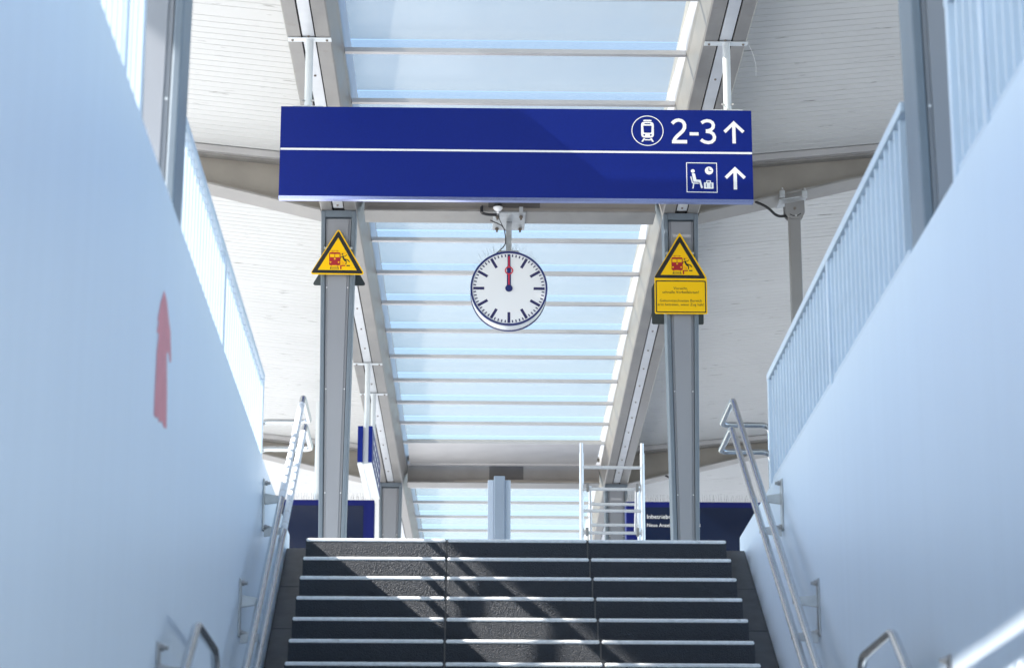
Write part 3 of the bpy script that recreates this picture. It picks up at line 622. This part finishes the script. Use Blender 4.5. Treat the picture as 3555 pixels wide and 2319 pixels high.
# ------------------------------------------------------------------ swivel hangers on the right wing beams
def swivel(x, y, z, label):
    t = empty('swivel_hanger', (x, y, z-2.4), label, 'hanger', 'swivel hangers on the cross beams')
    m = MB(); m.hexa([(x-0.17, y-0.02, z-0.10), (x+0.13, y-0.02, z-0.05), (x+0.13, y+0.26, z-0.05), (x-0.17, y+0.26, z-0.10)], [(x-0.17, y-0.02, z-0.085), (x+0.13, y-0.02, z-0.035), (x+0.13, y+0.26, z-0.035), (x-0.17, y+0.26, z-0.085)]); m.build('top_plate', 'galv', t, bevel=0.002)
    for dx in (-0.14, 0.10):
        m = MB(); m.box(x+dx-0.028, x+dx+0.028, y-0.05, y-0.022, z-0.075, z+0.005); c = m.build('clamp', 'galv', t, bevel=0.004)
        inst('bolt', mesh_bolt('inoxmatt', 'z', 0.03, 0.012), c, (x+dx, y-0.036, z+0.006))
    pts = [(x-0.105, z-0.115), (x+0.105, z-0.075), (x+0.108, z-0.20)]+[(x+0.002+0.106*math.cos(R(a)), z-0.20+0.09*math.sin(R(a))) for a in range(-15, -180, -15)]+[(x-0.105, z-0.20)]
    for yy in (y+0.03, y+0.15):
        m = MB(); n_ = len(pts); m.loft([[(a, yq, b) for a, b in pts] for yq in (yy, yy+0.012)]); ch = m.build('cheek', 'poste', t, bevel=0.003)
    m = MB(); m.tube([(x, y+0.022, z-0.17), (x, y+0.175, z-0.17)], 0.016, 10); m.build('pivot', 'bolt', t)
    m = MB(); m.tube([(x+0.01, y+0.02, z-0.25), (x+0.01, y+0.03, z-0.25)], 0.012, 8); m.build('lock_screw', 'inoxmatt', t)
    m = MB(); m.stroke([(x-0.055, z-0.235), (x-0.02, z-0.252), (x+0.03, z-0.250), (x+0.065, z-0.225)], 0.009, y+0.0292); m.build('slot', 'dark', t)
    m = MB(); m.box(x-0.062, x+0.062, y+0.043, y+0.149, z-2.4, z-0.22); m.build('square_tube', 'poste', t, bevel=0.012)
    m = MB(); m.tube([(x-0.42, y+0.03, z-0.10), (x-0.30, y-0.01, z-0.17), (x-0.19, y+0.04, z-0.26), (x-0.08, y+0.08, z-0.24)], 0.015, 10, 0.10); m.build('cable', 'cable', t, smooth=True)
    return t
swivel(3.545, 24.42, 8.40, 'grey swivel hanger with square tube on the right wing of the clock beam')
swivel(3.73, 38.2, 8.40, 'far grey swivel hanger on the right wing of the second cross beam')

# ------------------------------------------------------------------ railings on the stair walls
RX = {-1: -1.375, 1: 2.11}
def railing(side, ya, yb, label, zt=4.160):
    x = RX[side]; t = empty('railing', (x, (ya+yb)/2, WTOP), label, 'railing', 'stairwell railings')
    m = MB(); m.box(x-0.036, x+0.036, ya, yb+0.02, zt-0.055, zt); m.build('top_rail', 'rail', t, bevel=0.008)
    m = MB(); m.box(x-0.020, x+0.020, ya, yb, WTOP+0.045, WTOP+0.075); m.build('bottom_rail', 'rail', t, bevel=0.004)
    bm = MB(); bm.box(-0.021, 0.021, -0.015, 0.015, 0, zt-0.0555-WTOP-0.0755); me = bm.mesh('baluster', 'rail')
    post = [yb-0.03] + [p_ for p_ in (13.15, 9.0) if ya+0.3 < p_ < yb-0.3]
    for py in post:
        m = MB(); m.box(x-0.035, x+0.035, py-0.03, py+0.03, WTOP+0.001, zt-0.0555); m.build('post', 'rail', t, bevel=0.004)
    y = yb-0.155
    while y > ya+0.03:
        if all(abs(y-q) > 0.045 for q in post): inst('baluster', me, t, (x, y, WTOP+0.0755))
        y -= 0.1385
    return t
railing(-1, 10.75, 15.97, 'white blue railing on the left stair wall beyond the near column'); railing(-1, 5.5, 9.50, 'near railing on the left stair wall before the column', 4.225)
railing(1, 10.75, 15.87, 'white blue railing on the right stair wall beyond the near column'); railing(1, 5.5, 9.65, 'near railing on the right stair wall before the column', 4.225)

# ------------------------------------------------------------------ stainless handrails on the walls
SL = RZ/T
def handrail(side, label, ytop, ztop, ybot, brackets, top_return, ext=0.8):
    w = WL if side < 0 else WR; s = -side                       # s points into the stairwell
    t = empty('handrail', (w+s*0.1, (ytop+ybot)/2, ztop-(ytop-ybot)*SL), label, 'handrail', 'stainless stair handrails')
    def xr(y, k):
        if side < 0: return (-1.130, -1.112)[k]
        return (1.945, 1.932)[k]-max(0, (16.8-y))*0.009
    for k, (h, dy) in enumerate(((1.006, -0.10), (0.80, -0.10))):
        yp = ytop-0.02; zp = ztop+h
        pts = [(xr(ybot, k), ybot, zp-(yp-ybot)*SL), (xr(yp, k), yp, zp)]
        if top_return: pts += [(xr(yp, k), 17.55, zp), (w-s*0.25, 17.55, zp), (w-s*0.25, 17.55, P0+0.004)]
        else: pts += [(xr(yp, k), yp+ext, zp), (xr(yp, k), yp+ext+0.12, zp-0.16)]
        m = MB(); m.tube(pts, 0.021, 16, 0.07); tb = m.build('upper_tube' if k == 0 else 'lower_tube', 'inox', t, smooth=True)
        if top_return and side < 0:                             # protective wrap still on the top metre and a half
            ya, yb2 = yp-0.15, yp-1.78
            q = [(xr(y, k), y, zp-(yp-y)*SL) for y in (ya, yb2)]
            m = MB(); m.tube(q, 0.0226, 16); m.build('plastic_wrap', 'foil', tb, smooth=True)
            for j in range(10):
                y = ya-0.05-j*0.165; m = MB(); m.tube([(xr(y, k), y, zp-(yp-y)*SL), (xr(y, k), y-0.007, zp-(yp-y+0.007)*SL)], 0.0230, 16); m.build('tape_ring', 'inoxmatt', tb, smooth=True)
    for yb_ in brackets:
        zu = ztop+1.006-(ytop-0.02-yb_)*SL; zl = zu-0.206; zc = (zu+zl)/2+0.02
        m = MB(); xa, xb = sorted((w+s*0.001, w+s*0.011)); m.box(xa, xb, yb_-0.035, yb_+0.035, zc-0.165, zc+0.165); pl_ = m.build('wall_plate', 'inoxmatt', t, bevel=0.002)
        for dz in (-0.142, 0.142): inst('bolt', mesh_bolt('inoxmatt', 'x', s*0.034, 0.010), pl_, (w+s*0.0115, yb_, zc+dz))
        for k, zz in ((0, zu), (1, zl)):
            xe = xr(yb_, k)-s*0.0; za = zz-0.045
            m = MB(); m.loft([[(xx, yb_-0.006, za-hh), (xx, yb_+0.006, za-hh), (xx, yb_+0.006, za+hh), (xx, yb_-0.006, za+hh)] for xx, hh in ((w+s*0.0115, 0.036), (xe+s*0.012, 0.016))]); m.build('arm', 'inoxmatt', t, bevel=0.002)
    return t
handrail(-1, 'twin stainless handrail with plastic wrap on the left wall of the upper flight', 16.80, P0, 12.3, (15.10, 13.68), True)
handrail(1, 'twin stainless handrail on the right wall of the upper flight', 16.80, P0, 12.3, (15.15, 13.72), True)
handrail(-1, 'lower twin stainless handrail at the bottom left, top end at the landing', 10.40, P0-14*RZ, 6.9, (10.05, 8.6), False)
handrail(1, 'lower twin stainless handrail at the bottom right, top end at the landing', 10.50, P0-14*RZ, 6.9, (10.1, 8.6), False)

# ------------------------------------------------------------------ double-faced hanging sign on the left beam
h = empty('hanging_sign', (-1.235, 31.6, 6.755), 'blue double-faced hanging sign seen end-on beside the left column', 'sign')
hy0, hy1 = 30.5, 32.75
dxs = 0.0136
def hx(y): return (y-30.5)*dxs
for x0, x1 in ((-1.336, -1.269), (-1.197, -1.147)):
    m = MB(); m.loft([[(x0+hx(y), y, 6.772), (x1+hx(y), y, 6.772), (x1+hx(y), y, 7.252), (x0+hx(y), y, 7.252)] for y in (hy0, hy1)]); f_ = m.build('panel', 'blue', h)
    m = MB(); m.loft([[(x0+hx(y), y, 6.752), (x1+hx(y), y, 6.752), (x1+hx(y), y, 6.7715), (x0+hx(y), y, 6.7715)] for y in (hy0, hy1)]); m.build('bottom_trim', 'whitemetal', f_)
m = MB()                                                       # writing on the right-hand face, too blurred to read
for k in range(3):
    for j in range(5):
        ya = hy0+0.35+j*0.34; x = -1.1455+hx(ya); z = 7.15-k*0.13
        m.add([(x, ya, z), (x+0.0036, ya+0.24, z), (x+0.0036, ya+0.24, z-0.05), (x, ya, z-0.05)], [(0, 1, 2, 3)])
m.build('lettering', 'white', f_)
m = MB(); m.loft([[(-1.2685+hx(y), y, 6.762), (-1.1975+hx(y), y, 6.762), (-1.1975+hx(y), y, 7.245), (-1.2685+hx(y), y, 7.245)] for y in (hy0+0.05, hy1-0.05)]); m.build('core_box', 'whitemetal', h)
for y in (30.74, 32.36):
    x = cx(y)-HG; m = MB(); m.tube([(x, y, 7.246), (x, y, ZB-0.010)], 0.034, 16); m.build('hanger_tube', 'whitemetal', h, smooth=True)
    m = MB(); m.box(x-0.19, x+0.19, y-0.045, y+0.045, ZB-0.010, ZB-0.002); hp = m.build('hanger_plate', 'whitemetal', h, bevel=0.003)
    for d in (-0.15, 0.15): inst('screw', SCREW, hp, (x+d, y, ZB-0.010))

# ------------------------------------------------------------------ train displays under the far canopy
def display(x0, x1, xm, label, lines):
    y = 35.0; z0, z1 = 6.22, 7.205
    d = empty('train_display', ((x0+x1)/2, y+0.15, z0), label, 'display', 'train displays')
    m = MB(); m.box(x0, x1, y, y+0.30, z0, z1); c = m.build('housing', 'bluedeep', d, bevel=0.01)
    m = MB(); m.box(x0+0.16, x1-0.16, y-0.004, y-0.0005, z0+0.12, z1-0.085); sc_ = m.build('screen', 'screen', d)
    for tx, size, x, z in lines: 
        o = text('lettering', tx, size, 0, 0, y-0.006, 'white', sc_); o.location += Vector((x, 0, z))
    m = MB(); m.tube([(xm, y+0.15, z1+0.001), (xm, y+0.15, 8.72)], 0.05, 14); m.build('hanger_tube', 'whitemetal', d, smooth=True)
    m = MB(); xx = x0+0.02
    while xx < x1-0.02:
        for yy in (y+0.04, y+0.26): m.tube([(xx, yy, z1), (xx+random.uniform(-.02, .02), yy+random.uniform(-.03, .03), z1+0.11)], 0.0016, 4)
        xx += 0.035
    tag(m.build('bird_spikes', 'spike', d), kind='stuff')
display(-3.1, -1.268, -2.12, 'dark blue train display hanging behind the left column', ())
display(2.44, 4.75, 3.34, 'dark blue train display with white text behind the right column',
        (('Inbetriebnahme', 0.088, 2.742, 6.950), ('Neue Anzeiger', 0.072, 2.742, 6.828), ('Gleis 3', 0.072, 3.335, 6.828)))

# ------------------------------------------------------------------ slim pillar on the platform
pt = empty('platform_pillar', (0.36, 22.1, P0), 'slim pale grey pillar standing on the platform below the clock', 'pillar')
m = MB(); m.box(0.308, 0.411, 22.0, 22.16, P0, 4.765); m.build('core', 'pillar', pt, bevel=0.008)
for x0, x1 in ((0.252, 0.3075), (0.4115, 0.464)):
    m = MB(); m.box(x0, x1, 22.05, 22.12, P0, 4.735); m.build('side_fin', 'fin', pt, bevel=0.004)

# ------------------------------------------------------------------ aluminium scaffold frames
sc = empty('scaffold_tower', (1.79, 28.6, P0), 'bright aluminium scaffold tower standing on the platform beside the right column', 'scaffold')
def frame(x0, x1, y, ztop, rungs, r=0.026):
    for x in (x0, x1):
        m = MB(); m.tube([(x, y, P0), (x, y, ztop-0.12)], r, 12); up_ = m.build('upright', 'alu', sc, smooth=True)
        m = MB(); m.tube([(x, y, ztop-0.1195), (x, y, ztop)], r*0.8, 12); m.build('spigot', 'alu', up_, smooth=True)
    for z in rungs: m = MB(); m.tube([(x0, y, z), (x1, y, z)], 0.019, 10); m.build('rung', 'alu', sc, smooth=True)
frame(1.428, 2.150, 28.0, 6.465, (3.5, 3.77, 4.04, 4.31, 4.58, 4.85, 5.12, 5.386, 5.650, 5.911, 6.172))
frame(1.60, 2.20, 29.3, 6.22, (3.6, 3.87, 4.14, 4.41, 4.68, 4.95, 5.22, 5.47, 5.735, 5.995), 0.020)
for x, z0, z1 in ((1.53, 4.2, 5.95), (2.08, 5.25, 5.93)):
    m = MB(); m.tube([(x, 28.06, z1), (x+0.07, 29.25, z0+0.4)], 0.016, 8); m.build('brace', 'alu', sc, smooth=True)
for x, z in ((1.50, 5.93), (1.49, 5.40), (2.085, 5.93), (2.085, 5.40)):
    m = MB(); m.box(x-0.016, x+0.016, 27.965, 28.02, z-0.05, z+0.045); m.build('brace_hook', 'poste', sc, bevel=0.003)
# thin loose wire hanging from the right hanger plate of the sign
m = MB(); m.tube([(2.50, 19.72, ZB-0.005), (2.535, 19.72, ZB-0.09), (2.56, 19.72, ZB-0.20), (2.555, 19.72, ZB-0.30)], 0.0016, 6, 0.05); tag(m.build('loose_wire', 'white', smooth=True), 'thin pale loose wire dangling from the roof beam right of the blue sign', 'wire')
